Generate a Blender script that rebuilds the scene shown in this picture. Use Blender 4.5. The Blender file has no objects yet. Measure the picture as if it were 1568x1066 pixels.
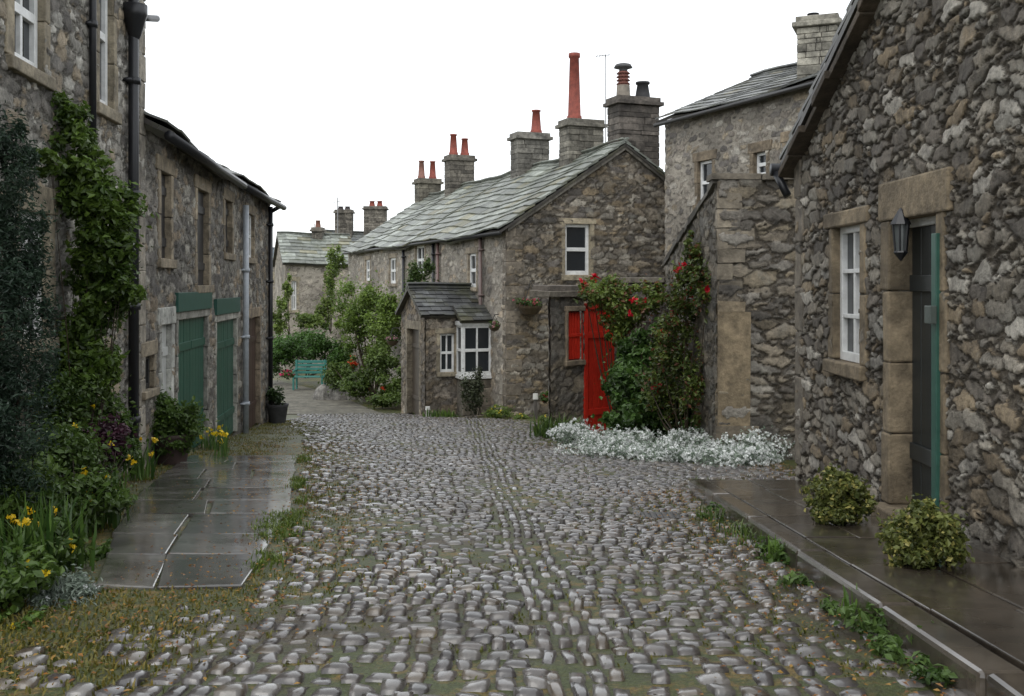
import bpy, math, random
import numpy as np
from mathutils import Vector, Matrix
rng=np.random.default_rng(7); random.seed(7)
F=1539.;CX=784.;HY=435.
GY=[-60,-30,0,3.2,8,12,17,20,23,26,30,36,60,400,3000]
GZ=[1.0,1.1,1.22,1.31,1.70,2.05,2.50,2.72,3.05,3.32,3.45,3.65,4.3,5,5]
def zg(y): return -np.interp(y,GY,GZ)
scn=bpy.context.scene
# ---------------------------------------------------------------- basics
def empty(name,loc=(0,0,0)):
    e=bpy.data.objects.new(name,None); e.location=loc; e.empty_display_size=.3
    scn.collection.objects.link(e); return e
def mk(name,V,Fc,C,mat,parent=None,smooth=False):
    V=np.asarray(V,dtype=np.float32).reshape(-1,3); Fc=np.asarray(Fc,dtype=np.int32)
    loc=None
    if parent is None:
        loc=np.array([V[:,0].mean(),V[:,1].mean(),V[:,2].min()],dtype=np.float32)
        V=V-loc
    me=bpy.data.meshes.new(name); m,k=Fc.shape
    me.vertices.add(len(V)); me.vertices.foreach_set('co',V.ravel())
    me.loops.add(m*k); me.loops.foreach_set('vertex_index',Fc.ravel())
    me.polygons.add(m); me.polygons.foreach_set('loop_start',(np.arange(m)*k).astype(np.int32))
    me.update(calc_edges=True)
    if C is not None:
        C=np.asarray(C,dtype=np.float32)
        if C.shape[1]==3: C=np.hstack([C,np.ones((len(C),1),dtype=np.float32)])
        a=me.color_attributes.new('Col','FLOAT_COLOR','POINT'); a.data.foreach_set('color',C.ravel())
    me.polygons.foreach_set('use_smooth',np.full(m,smooth))
    me.validate(); me.update()
    o=bpy.data.objects.new(name,me); scn.collection.objects.link(o)
    me.materials.append(mat)
    if parent is not None:
        o.parent=parent; o.matrix_parent_inverse=Matrix.Translation(-Vector(parent.location))
    else: o.location=[float(v) for v in loc]
    return o
class MB:
    def __init__(s): s.v=[];s.f=[];s.c=[]
    def box8(s,P,col):
        b=len(s.v); s.v+= [tuple(p) for p in P]; s.c+=[tuple(col[:3])]*8
        for q in ((0,3,2,1),(4,5,6,7),(0,1,5,4),(1,2,6,5),(2,3,7,6),(3,0,4,7)): s.f.append(tuple(b+i for i in q))
    def wbox(s,W,s0,s1,z0,z1,n0,n1,col,rough=0):
        P=[W.P(s0,z0,n1),W.P(s1,z0,n1),W.P(s1,z0,n0),W.P(s0,z0,n0),W.P(s0,z1,n1),W.P(s1,z1,n1),W.P(s1,z1,n0),W.P(s0,z1,n0)]
        if rough: P=[tuple(c+random.uniform(-rough,rough) for c in p) for p in P]
        if W.flip: P=[P[i] for i in (1,0,3,2,5,4,7,6)]
        s.box8(P,col)
    def box(s,cx,cy,z0,z1,w,d,yaw,col,tx=1.0):
        c,sn=math.cos(yaw),math.sin(yaw);P=[]
        for z,k in ((z0,1.0),(z1,tx)):
            for a,b in ((-1,-1),(1,-1),(1,1),(-1,1)):
                x=a*w/2*k;y=b*d/2*k; P.append((cx+x*c-y*sn,cy+x*sn+y*c,z))
        s.box8(P,col)
    def cyl(s,p0,p1,r0,r1,col,seg=10,caps=True):
        p0=Vector(p0);p1=Vector(p1);ax=(p1-p0).normalized()
        t=ax.cross(Vector((0,0,1)) if abs(ax.z)<.9 else Vector((1,0,0))).normalized(); u=ax.cross(t)
        rings=[(p0,r0),(p1,r1)]
        if caps: rings=[(p0,r0*.02)]+rings+[(p1,r1*.02)]
        b=len(s.v)
        for p,r in rings:
            for i in range(seg):
                a=2*math.pi*i/seg; s.v.append(tuple(p+t*math.cos(a)*r+u*math.sin(a)*r)); s.c.append(tuple(col[:3]))
        for k in range(len(rings)-1):
            for i in range(seg):
                j=(i+1)%seg; s.f.append((b+k*seg+i,b+k*seg+j,b+(k+1)*seg+j,b+(k+1)*seg+i))
    def lathe(s,x,y,prof,col,seg=14):
        b=len(s.v)
        for r,z in prof:
            for i in range(seg):
                a=2*math.pi*i/seg; s.v.append((x+r*math.cos(a),y+r*math.sin(a),z)); s.c.append(tuple(col[:3]))
        for k in range(len(prof)-1):
            for i in range(seg):
                j=(i+1)%seg; s.f.append((b+k*seg+i,b+k*seg+j,b+(k+1)*seg+j,b+(k+1)*seg+i))
    def make(s,name,mat,parent=None,bevel=0,smooth=False):
        if not s.f: return None
        o=mk(name,s.v,s.f,s.c,mat,parent,smooth)
        if bevel:
            m=o.modifiers.new('bevel','BEVEL'); m.width=bevel; m.segments=2; m.limit_method='ANGLE'
        return o
# ---------------------------------------------------------------- materials
def base(name):
    m=bpy.data.materials.new(name); m.use_nodes=True; nt=m.node_tree
    b=nt.nodes['Principled BSDF']; return m,nt,b
def N(nt,t,**k):
    n=nt.nodes.new(t)
    for a,v in k.items(): setattr(n,a,v)
    return n
def noise(nt,co,scale,detail=5,rough=.6):
    n=N(nt,'ShaderNodeTexNoise'); n.inputs['Scale'].default_value=scale; n.inputs['Detail'].default_value=detail
    n.inputs['Roughness'].default_value=rough; nt.links.new(co,n.inputs['Vector']); return n.outputs['Fac']
def mrange(nt,v,a,b,c,d,smooth=False):
    n=N(nt,'ShaderNodeMapRange'); n.inputs[1].default_value=a;n.inputs[2].default_value=b;n.inputs[3].default_value=c;n.inputs[4].default_value=d
    if smooth: n.interpolation_type='SMOOTHSTEP'
    nt.links.new(v,n.inputs[0]); return n.outputs[0]
def math_(nt,op,a,b):
    n=N(nt,'ShaderNodeMath',operation=op)
    for i,x in enumerate((a,b)):
        if isinstance(x,(int,float)): n.inputs[i].default_value=x
        else: nt.links.new(x,n.inputs[i])
    return n.outputs[0]
def mixc(nt,fac,a,b,mode='MIX'):
    n=N(nt,'ShaderNodeMix',data_type='RGBA',blend_type=mode)
    if isinstance(fac,(int,float)): n.inputs[0].default_value=fac
    else: nt.links.new(fac,n.inputs[0])
    for i,x in ((6,a),(7,b)):
        if isinstance(x,tuple): n.inputs[i].default_value=(*x[:3],1)
        else: nt.links.new(x,n.inputs[i])
    return n.outputs[2]
def scalec(nt,col,f):
    n=N(nt,'ShaderNodeVectorMath',operation='SCALE'); nt.links.new(col,n.inputs[0])
    if isinstance(f,(int,float)): n.inputs['Scale'].default_value=f
    else: nt.links.new(f,n.inputs['Scale'])
    return n.outputs[0]
def bump(nt,b,h,strength,dist):
    n=N(nt,'ShaderNodeBump'); n.inputs['Strength'].default_value=strength; n.inputs['Distance'].default_value=dist
    nt.links.new(h,n.inputs['Height']); nt.links.new(n.outputs[0],b.inputs['Normal'])
def masonry_mat(name,mortar,rough=.75,mw=.09,soot=.6,lich=.55):
    m,nt,b=base(name); at=N(nt,'ShaderNodeAttribute',attribute_name='Col'); co=N(nt,'ShaderNodeTexCoord').outputs['Object']
    n1=noise(nt,co,12,6,.78); n2=noise(nt,co,.8,4); n3=noise(nt,co,60,4,.75); n4=noise(nt,co,2.6,6,.7)
    stone=scalec(nt,at.outputs['Color'],mrange(nt,n1,.3,.7,.35,1.7))
    stone=mixc(nt,mrange(nt,n4,.54,.70,0,lich),stone,(.40,.385,.33))
    stone=mixc(nt,mrange(nt,n4,.46,.28,0,soot),stone,(.05,.041,.03))
    e=math_(nt,'ADD',at.outputs['Alpha'],mrange(nt,n3,.3,.7,-.05,.05))
    e=math_(nt,'ADD',e,mrange(nt,n1,.3,.7,-.05,.05))
    f=mrange(nt,e,mw-.06,mw+.05,0,1,True)
    mo=scalec(nt,mixc(nt,0,mortar,mortar),mrange(nt,n3,.3,.7,.5,1.3))
    c=mixc(nt,f,mo,stone)
    c=scalec(nt,c,mrange(nt,n2,.3,.7,.6,1.25))
    nt.links.new(c,b.inputs['Base Color']); b.inputs['Roughness'].default_value=rough
    h=math_(nt,'ADD',math_(nt,'MULTIPLY',n3,.45),math_(nt,'ADD',math_(nt,'MULTIPLY',n1,1.5),math_(nt,'MULTIPLY',f,.7)))
    bump(nt,b,h,1.0,.027); return m
def attr_mat(name,rough=.7,sc=10,lo=.7,hi=1.3,bs=.4,bd=.01,spec=.5,moss=None,rvar=0,stain=0,coat=0):
    m,nt,b=base(name); at=N(nt,'ShaderNodeAttribute',attribute_name='Col'); co=N(nt,'ShaderNodeTexCoord').outputs['Object']
    n1=noise(nt,co,sc,6,.7); n3=noise(nt,co,sc*5,3,.6)
    c=scalec(nt,at.outputs['Color'],mrange(nt,n1,.28,.72,lo,hi))
    if moss:
        n4=noise(nt,co,1.7,6,.75); c=mixc(nt,mrange(nt,n4,.48,.66,0,moss[1]),c,moss[0])
    if stain:
        n5=noise(nt,co,2.2,6,.75); c=scalec(nt,c,mrange(nt,n5,.35,.6,1-stain,1.1))
    nt.links.new(c,b.inputs['Base Color']); b.inputs['Roughness'].default_value=rough
    if rvar: nt.links.new(mrange(nt,noise(nt,co,sc*.4,4),.35,.65,rough-rvar,rough+rvar),b.inputs['Roughness'])
    if coat:
        n6=noise(nt,co,1.1,4,.6); nt.links.new(mrange(nt,n6,.38,.6,coat*.35,coat),b.inputs['Coat Weight'])
        b.inputs['Coat Roughness'].default_value=.11; b.inputs['Coat IOR'].default_value=1.45
    b.inputs['Specular IOR Level'].default_value=spec
    bump(nt,b,math_(nt,'ADD',n1,math_(nt,'MULTIPLY',n3,.4)),bs,bd); return m
def leaf_mat(name,tr=.25,rough=.4):
    m,nt,b=base(name); at=N(nt,'ShaderNodeAttribute',attribute_name='Col')
    nt.links.new(at.outputs['Color'],b.inputs['Base Color']); b.inputs['Roughness'].default_value=rough
    b.inputs['Specular IOR Level'].default_value=.35
    t=N(nt,'ShaderNodeBsdfTranslucent'); nt.links.new(scalec(nt,at.outputs['Color'],1.4),t.inputs['Color'])
    mx=N(nt,'ShaderNodeMixShader'); mx.inputs[0].default_value=tr
    nt.links.new(b.outputs[0],mx.inputs[1]); nt.links.new(t.outputs[0],mx.inputs[2])
    nt.links.new(mx.outputs[0],nt.nodes['Material Output'].inputs['Surface']); return m
M_right=masonry_mat('rubble_right',(.17,.145,.11))
M_left=masonry_mat('rubble_left',(.34,.32,.275),soot=.45,lich=.6)
M_mid=masonry_mat('rubble_mid',(.175,.15,.115))
M_pale=masonry_mat('rubble_limewashed',(.36,.325,.27),mw=.2,soot=.3)
M_stone=attr_mat('dressed_sandstone',.85,9,.5,1.45,.8,.018,stain=.55)
M_chim=attr_mat('sooty_chimney_stone',.9,8,.4,1.5,.8,.02,stain=.6)
M_cob=attr_mat('wet_cobbles',.32,16,.5,1.5,.32,.007,.6,rvar=.12,coat=1.0)
M_flag=attr_mat('wet_flagstone',.25,3.5,.5,1.45,.12,.004,.6,rvar=.14,stain=.5,coat=1.0)
M_slate=attr_mat('stone_slates',.5,5,.5,1.4,.5,.012,.5,moss=((.10,.105,.045),.55),stain=.3)
M_paint=attr_mat('paint',.42,9,.75,1.12,.15,.003)
M_iron=attr_mat('cast_iron',.4,12,.8,1.2,.2,.003)
M_terra=attr_mat('terracotta',.75,8,.5,1.25,.3,.005)
M_leaf=leaf_mat('leaves'); 
m,nt,b=base('window_glass'); b.inputs['Base Color'].default_value=(.02,.024,.028,1); b.inputs['Roughness'].default_value=.06; M_glass=m
co=N(nt,'ShaderNodeTexCoord').outputs['Object']; bump(nt,b,noise(nt,co,4,2),.08,.01)
m,nt,b=base('ground_soil_moss'); co=N(nt,'ShaderNodeTexCoord').outputs['Object']
n1=noise(nt,co,1.3,6,.7); n2=noise(nt,co,9,6,.7); n3=noise(nt,co,60,4,.7)
c=mixc(nt,mrange(nt,n2,.35,.65,0,1),(.030,.023,.013),(.085,.064,.032))
c=mixc(nt,mrange(nt,n1,.38,.53,0,.92),c,(.055,.072,.016))
c=mixc(nt,mrange(nt,math_(nt,'MULTIPLY',n2,n1),.28,.36,0,.7),c,(.22,.135,.035))
c=scalec(nt,c,mrange(nt,n3,.3,.7,.5,1.6)); nt.links.new(c,b.inputs['Base Color'])
b.inputs['Roughness'].default_value=.5; bump(nt,b,math_(nt,'ADD',n2,n3),.8,.02); M_ground=m
# ---------------------------------------------------------------- wall frames
class Wf:
    def __init__(s,p0,p1,out=None):
        s.p0=Vector((p0[0],p0[1],0)); d=Vector((p1[0]-p0[0],p1[1]-p0[1],0)); s.L=d.length; s.d=d.normalized()
        n=Vector((s.d.y,-s.d.x,0)); s.flip=False
        ref=(Vector((out[0],out[1],0)) if out else -s.p0)
        if n.dot(ref)<0: n=-n; s.flip=True
        s.n=n
    def P(s,a,z,n=0):
        q=s.p0+s.d*a+s.n*n; return (q.x,q.y,z)
    def S(s,px,py=None):   # bearing measured in the survey photograph -> distance along the wall, height
        u=(px-CX)/F; a=(u*s.p0.y-s.p0.x)/(s.d.x-u*s.d.y); y=s.p0.y+a*s.d.y
        return a if py is None else (a,(HY-py)/F*y)
    def O(s,x0,x1,y0,y1):
        a0=s.S(x0);a1=s.S(x1); m=(x0+x1)/2
        zt=s.S(m,y0)[1]; zb=(s.S(m,y1)[1] if y1 is not None else float(zg(s.p0.y+(a0+a1)/2*s.d.y))-.02)
        return (min(a0,a1),max(a0,a1),zb,zt)
TB=rng.random((8,256,256))
def voro(x,y,seed,p=3.6,jit=.85):
    jy=np.floor(y).astype(int); F1=np.full(x.shape,9.);F2=np.full(x.shape,9.); I=np.zeros(x.shape,int);J=np.zeros(x.shape,int);DX=np.zeros(x.shape);DY=np.zeros(x.shape)
    for dj in (-1,0,1):
        j=jy+dj; off=.5*(j%2); ix=np.floor(x-off).astype(int)
        for di in (-1,0,1):
            i=ix+di; a=(i+seed*17)%256; b=(j+seed*31)%256
            fx=i+off+.5+jit*(TB[0][a,b]-.5); fy=j+.5+jit*.8*(TB[1][a,b]-.5)
            kx=.7+.6*TB[5][a,b]; vx=x-fx;vy=y-fy
            d=(np.abs(vx*kx)**p+np.abs(vy)**p)**(1/p)
            c=d<F1; F2=np.where(c,F1,np.minimum(F2,d)); I=np.where(c,a,I);J=np.where(c,b,J);DX=np.where(c,vx,DX);DY=np.where(c,vy,DY); F1=np.where(c,d,F1)
    return F2-F1,I,J,DX,DY
GREY=((.20,.185,.16),(.27,.245,.205),(.13,.12,.105),(.25,.20,.14),(.34,.32,.28))
def masonry(parent,W,zb,top,ops=(),res=.03,amp=.03,cell=(.27,.14),seed=1,pal=GREY,mat=None,name='wall',s0=0,s1=None):
    s1=W.L if s1 is None else s1
    tops=top if callable(top) else (lambda s:np.full_like(s,top))
    zmax=float(np.max(tops(np.linspace(s0,s1,80))))
    sb=sorted(set([s0,s1]+[min(max(o[k],s0),s1) for o in ops for k in (0,1)])); zb_=sorted(set([zb,zmax]+[min(max(o[k],zb),zmax) for o in ops for k in (2,3)]))
    def fill(br):
        out=[br[0]]
        for a,b in zip(br[:-1],br[1:]):
            n=max(1,int(math.ceil((b-a)/res))); out+=list(np.linspace(a,b,n+1)[1:])
        return np.array(out)
    S=fill(sb);Z=fill(zb_); ns,nz=len(S),len(Z)
    SS,ZZ=np.meshgrid(S,Z,indexing='ij'); T=tops(SS); ZC=np.minimum(ZZ,T)
    wx=SS+.03*np.sin(ZZ*5.1+seed)+.02*np.sin(SS*7.7)+.010*np.sin(ZZ*41+SS*13)+.006*np.sin(ZZ*83-SS*37)
    wz=ZC+.025*np.sin(SS*2.3+seed)+.02*np.sin(SS*6.1+ZZ*3)+.008*np.sin(SS*33+ZZ*17)+.005*np.sin(SS*71-ZZ*29)
    e,I,J,DX,DY=voro(wx/cell[0],wz/cell[1],seed)
    e2,I2,J2,DX2,DY2=voro(wx/(cell[0]*.62),wz/(cell[1]*.55),seed+5)
    sub=TB[6][I,J]>.62
    e=np.where(sub,np.minimum(e,e2*.6),e); IA=np.where(sub,(I2+I*3)%256,I);JA=np.where(sub,(J2+J*5)%256,J)
    dx=np.where(sub,DX2*.6,DX);dy=np.where(sub,DY2*.6,DY)
    h=np.clip(e/.14,0,1); h=h*h*(3-2*h)
    hh=h*(.45+.65*TB[2][IA,JA]+.9*(TB[4][JA,IA]-.5)*dx+1.0*(TB[7][IA,JA]-.5)*dy)*amp*.75
    n=W.n; d=W.d
    V=np.stack([W.p0.x+d.x*SS+n.x*hh,W.p0.y+d.y*SS+n.y*hh,ZC],-1).reshape(-1,3)
    P=np.array(pal); k=(TB[3][IA,JA]*len(P)).astype(int)%len(P)
    C=P[k]*(.65+.7*TB[4][IA,JA])[...,None]
    C=np.concatenate([C,e[...,None]],-1).reshape(-1,4)
    idx=np.arange(ns*nz).reshape(ns,nz)
    Q=np.stack([idx[:-1,:-1],idx[1:,:-1],idx[1:,1:],idx[:-1,1:]],-1)
    cs=(SS[:-1,:-1]+SS[1:,1:])/2; cz=(ZZ[:-1,:-1]+ZZ[1:,1:])/2
    keep=(ZZ<T)[:-1,:-1]|(ZZ<T)[1:,:-1]
    for o in ops: keep&=~((cs>o[0])&(cs<o[1])&(cz>o[2])&(cz<o[3]))
    Q=Q[keep]
    if W.flip: Q=Q[:,::-1]
    return mk(name,V,Q,C,mat or M_mid,parent,True)
BUFF=(.24,.20,.145)
def jit(c,a=.15):
    k=1+random.uniform(-a,a); return tuple(x*k for x in c)
def surround(mb,W,o,lw=.14,lh=.2,sh=.1,col=BUFF,proud=.035,jamb=True,sill=True,rec=.2):
    a,b,z0,z1=o; rr=.006
    mb.wbox(W,a-lw-.05,b+lw+.05,z1,z1+lh,-rec,proud,jit(col),rr)
    if sill: mb.wbox(W,a-lw,b+lw,z0-sh,z0,-rec,proud+.03,jit(col),rr)
    if jamb:
        n=max(2,int((z1-z0)/.4)); zz=np.linspace(z0,z1,n+1)
        for i in range(n):
            for (x0,x1) in ((a-lw*random.uniform(.75,1.15),a),(b,b+lw*random.uniform(.75,1.15))):
                mb.wbox(W,x0,x1,zz[i]+.003,zz[i+1]-.003,-rec,proud-random.uniform(0,.012),jit(col,.22),.004)
WHITE=(.74,.75,.74)
def window(fr,gl,W,o,dep=.12,nx=1,ny=2,t=.045,col=WHITE,back=(.02,.022,.025)):
    a,b,z0,z1=o; n1=-dep+.02;n0=-dep-.04
    gl.wbox(W,a,b,z0,z1,-dep-.03,-dep-.02,back)
    fr.wbox(W,a,a+t,z0,z1,n0,n1,col);fr.wbox(W,b-t,b,z0,z1,n0,n1,col)
    fr.wbox(W,a+t,b-t,z0,z0+t*1.3,n0,n1,col);fr.wbox(W,a+t,b-t,z1-t,z1,n0,n1,col)
    for i in range(1,nx):
        x=a+(b-a)*i/nx; fr.wbox(W,x-t*.35,x+t*.35,z0+t*1.3,z1-t,n0+.005,n1-.006,col)
    for i in range(1,ny):
        z=z0+(z1-z0)*i/ny; k=.6 if i*2==ny else .3
        fr.wbox(W,a+t,b-t,z-t*k,z+t*k,n0+.003,n1-.003,col)
def planks(mb,W,o,dep,col,n=5):
    a,b,z0,z1=o; mb.wbox(W,a,b,z0,z1,-dep-.05,-dep-.02,tuple(x*.4 for x in col))
    for i in range(n):
        x0=a+(b-a)*i/n+.004;x1=a+(b-a)*(i+1)/n-.004; mb.wbox(W,x0,x1,z0,z1,-dep-.02,-dep+random.uniform(0,.004),jit(col,.08))
    for z in (z0+(z1-z0)*.2,z0+(z1-z0)*.8): mb.wbox(W,a+.01,b-.01,z-.05,z+.05,-dep+.004,-dep+.022,jit(col,.08))
def roof(parent,E0,E1,R,w=.42,h=.26,th=.022,col=(.15,.155,.145),name='roof',var=.35,ridge=True,wav=.03):
    E0=Vector(E0);E1=Vector(E1);R=Vector(R); A=E1-E0; La=A.length; a=A.normalized(); Lr=R.length; r=R.normalized()
    n=a.cross(r); 
    if n.z<0: n=-n
    mb=MB()
    def wv(p):
        t=(p-E0).dot(a); return Vector((0,0,wav*math.sin(t*1.15+1)+wav*.5*math.sin(t*2.9)+(-.6*wav)*math.sin(math.pi*min(max(t/La,0),1))))
    def slab(o,l,wd,hh,l0,l1,c):
        P0=[o+n*l0,o+a*wd+n*l0,o+a*wd+r*hh+n*l1,o+r*hh+n*l1]; P0=[p+wv(p) for p in P0]; P1=[p+n*l for p in P0]; mb.box8(P0+P1,c)
    k=max(1,int(La/.6))
    for i in range(k): slab(E0+a*(La*i/k)-n*(.05+wav*.3),.05,La/k,Lr,0,0,(.05,.045,.04))
    rows=max(2,int(Lr/h)); hh=Lr/rows
    for i in range(rows):
        k=1.25-.5*i/rows; x=-random.random()*w*.5; 
        while x<La:
            ww=w*random.uniform(.6,1.3)*k; x0=max(x,0);x1=min(x+ww,La)
            if x1-x0>.05:
                c=jit(col,var); g=random.random()
                if g<.18: c=tuple(q*1.35 for q in c)
                elif g<.3: c=(c[0]*1.0,c[1]*.9,c[2]*.7)
                sl=hh*1.35 if i<rows-1 else hh
                slab(E0+a*(x0+.004)+r*(i*hh-random.uniform(0,.03)),th,x1-x0-.008,sl,th*1.1+random.uniform(0,.012),0.002,c)
            x+=ww
    if ridge:
        x=0
        while x<La:
            l=min(.5,La-x); o=E0+R+a*x
            slab(o-r*.12+n*.035,.04,l-.01,.26,0,-.0,jit(col,.2)); x+=.5
    return mb.make(name,M_slate,parent)
TER=(.25,.06,.04)
def chimney(mb,mp,x,y,w,d,z0,z1,yaw,pots,col=(.20,.185,.16),cap=True):
    z=z0; c,s=math.cos(yaw),math.sin(yaw)
    while z<z1-.02:
        h=min(random.uniform(.09,.18),z1-z); n=random.choice((2,3,4)); cuts=[0]+sorted(random.uniform(.2,.8) for _ in range(n-1))+[1]
        for i in range(n):
            a0=(cuts[i]-.5)*w;a1=(cuts[i+1]-.5)*w
            if a1-a0<.03: continue
            cx=(a0+a1)/2; k=random.uniform(-.03,.03)
            mb.box(x+cx*c,y+cx*s,z+.004,z+h-.004,a1-a0-.01+random.uniform(-.005,.008),d+k,yaw,jit(col,.45))
        z+=h
    mb.box(x,y,z0,z1-.01,w*.96,d*.93,yaw,(.10,.09,.075))
    if cap:
        mb.box(x,y,z1,z1+.09,w+.16,d+.16,yaw,jit(col)); mb.box(x,y,z1+.09,z1+.2,w+.04,d+.04,yaw,jit(col)); zt=z1+.2
    else: zt=z1
    for (ox,hh,r,pc,kind) in pots:
        X=x+ox*c;Y=y+ox*s
        if kind=='tall': mp.lathe(X,Y,[(r*1.15,zt-.02),(r*1.15,zt+.1),(r,zt+.12),(r*.72,zt+hh*.93),(r*.9,zt+hh*.94),(r*.9,zt+hh),(r*.6,zt+hh),(r*.6,zt+hh-.2)],pc)
        elif kind=='louver':
            mp.lathe(X,Y,[(r*1.2,zt-.02),(r*1.1,zt+hh*.35)],pc)
            pr=[(r*1.1,zt+hh*.35)]
            for q in range(4):
                zz=zt+hh*(.38+.1*q); pr+=[(r*.85,zz),(r*1.2,zz+.005),(r*.8,zz+hh*.07)]
            mp.lathe(X,Y,pr,(.20,.075,.055))
            mp.lathe(X,Y,[(r*.7,zt+hh*.76),(r*.75,zt+hh*.84),(r*1.6,zt+hh*.86),(r*1.3,zt+hh*.95),(r*.3,zt+hh),(.005,zt+hh)],(.10,.10,.10))
        else:
            mp.lathe(X,Y,[(r*1.2,zt-.02),(r*1.1,zt+hh*.3),(r*.85,zt+hh*.85),(r*1.1,zt+hh*.88),(r*1.1,zt+hh),(r*.8,zt+hh),(r*.7,zt+hh*.6)],pc)
# ---------------------------------------------------------------- foliage
def petals(c,n_or,L,Wd,rs):
    n=len(c); nv=n_or/np.linalg.norm(n_or,axis=1,keepdims=True); r=rs.normal(size=(n,3)); t=np.cross(nv,r); t/=np.linalg.norm(t,axis=1,keepdims=True)+1e-9
    b=np.cross(nv,t); L=np.asarray(L).reshape(-1,1);Wd=np.asarray(Wd).reshape(-1,1)
    fold=nv*L*.12
    V=np.stack([c-t*L/2,c+b*Wd/2+fold,c+t*L/2,c-b*Wd/2+fold],1).reshape(-1,3)
    return V
def foliage(name,blobs,n,leaf,pal,parent=None,flowers=(),stems=6,aspect=1.7,K=16,seed=1,sub=.33,base_z=None,tight=.85,dark=.38):
    rs=np.random.default_rng(seed); B=np.array(blobs,float); vol=(B[:,3]*B[:,4]*B[:,5])**.75; vol/=vol.sum()
    bi=rs.choice(len(B),size=len(B)*K,p=vol); bi[:len(B)]=np.arange(len(B))
    d=rs.normal(size=(len(bi),3)); d/=np.linalg.norm(d,axis=1,keepdims=True); rr=(rs.random((len(bi),1))**.5)*tight
    cc=B[bi,:3]+d*rr*B[bi,3:6]; cr=B[bi,3:6]*sub*(.6+.8*rs.random((len(bi),1))); ct=rs.random(len(bi))
    ci=rs.integers(0,len(bi),n); off=rs.normal(size=(n,3)); off/=np.linalg.norm(off,axis=1,keepdims=True)
    r2=rs.random((n,1))**.6; P=cc[ci]+off*r2*cr[ci]*1.15
    stray=rs.random(n)<.09; P[stray]+=off[stray]*cr[ci][stray]*1.0
    nor=off*.6+np.array([0,0,.5])+rs.normal(size=(n,3))*.55
    sz=leaf*(.5+1.0*rs.random(n)); V=petals(P,nor,sz,sz/aspect,rs)
    p0=np.array(pal[0]);p1=np.array(pal[1]); t=np.clip(ct[ci]*.55+rs.random(n)*.45,0,1)[:,None]
    C=p0*(1-t)+p1*t
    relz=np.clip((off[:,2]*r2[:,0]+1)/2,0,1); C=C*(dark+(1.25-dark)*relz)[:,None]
    if len(pal)>2:
        q=rs.random(n)<.12; C[q]=np.array(pal[2])
    Vs=[V];Cs=[np.repeat(C,4,0)]
    for (cnt,size,col) in flowers:
        ci=rs.integers(0,len(bi),cnt); o=rs.normal(size=(cnt,3)); o[:,2]=np.abs(o[:,2])*.8; o[:,1]-=.5; o/=np.linalg.norm(o,axis=1,keepdims=True)
        c=cc[ci]+o*cr[ci]*1.2; k=9; sf=(.6+.6*rs.random((cnt,1))); c2=np.repeat(c,k,0)+rs.normal(size=(cnt*k,3))*size*.24*np.repeat(sf,k,0)
        nn=np.repeat(o,k,0)+rs.normal(size=(cnt*k,3))*.6; s9=np.repeat(sf,k,0)[:,0]
        Vs.append(petals(c2,nn,size*.65*s9,size*.5*s9,rs)); Cs.append(np.repeat(np.array(col)*(.6+.6*rs.random((cnt*k,1))),4,0))
    V=np.concatenate(Vs);C=np.concatenate(Cs); Q=np.arange(len(V)).reshape(-1,4)
    if stems:
        mb=MB(); bx,by=B[:,0].mean(),B[:,1].mean(); bz=base_z if base_z is not None else (B[:,2]-B[:,5]).min()
        for i in rs.integers(0,len(bi),stems):
            q=cc[i]; mid=(bx*.4+q[0]*.6+rs.normal()*.03,by*.4+q[1]*.6,(bz+q[2])/2); r=max(.006,min(.03,.02*B[0,3]*2))
            mb.cyl((bx+rs.normal()*.04,by+rs.normal()*.04,bz-.03),mid,r,r*.7,(.06,.045,.03),6); mb.cyl(mid,tuple(q),r*.7,r*.3,(.06,.045,.03),6)
        f=np.array(mb.f)+len(V); V=np.concatenate([V,np.array(mb.v)]);C=np.concatenate([C,np.array(mb.c)]);Q=np.concatenate([Q,f])
    return mk(name,V,Q,C,M_leaf,parent)
def Bl(px,py,d,rx,ry,rd): return ((px-CX)/F*d,d,(HY-py)/F*d,rx*d/F,rd,ry*d/F)
def blades(name,pts,h,per,spread,pal,seed=3,w=.012,parent=None,flow=None,lean=.5):
    rs=np.random.default_rng(seed); P=np.repeat(np.array(pts,float),per,0); n=len(P)
    P[:,:2]+=rs.normal(size=(n,2))*spread; z=zg(P[:,1])+(P[:,2] if P.shape[1]>2 else 0)
    H=h*(.5+.7*rs.random(n)); a=rs.random(n)*6.283; ln=rs.random(n)*lean; dx=np.cos(a);dy=np.sin(a)
    b0=np.stack([P[:,0],P[:,1],z-.01],-1); side=np.stack([-dy,dx,0*dx],-1)*w*.5
    mid=b0+np.stack([dx*ln*H*.4,dy*ln*H*.4,H*.6],-1); tip=b0+np.stack([dx*ln*H*1.1,dy*ln*H*1.1,H*(1-.3*ln)],-1)
    V=np.stack([b0-side,b0+side,mid+side,mid-side, mid-side,mid+side,tip+side*.15,tip-side*.15],1).reshape(-1,3)
    t=rs.random((n,1)); C=np.repeat(np.array(pal[0])*(1-t)+np.array(pal[1])*t,8,0)
    if flow:
        k=rs.choice(n,flow[0]); c=np.repeat(tip[k],8,0)+rs.normal(size=(flow[0]*8,3))*flow[1]*.25
        V2=petals(c,rs.normal(size=c.shape)+np.array([0,-.7,.3]),np.full(len(c),flow[1]*.7),np.full(len(c),flow[1]*.55),rs)
        V=np.concatenate([V,V2]);C=np.concatenate([C,np.repeat(np.array(flow[2])*(.8+.3*rs.random((len(c),1))),4,0)])
    return mk(name,V,np.arange(len(V)).reshape(-1,4),C,M_leaf,parent)
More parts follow.
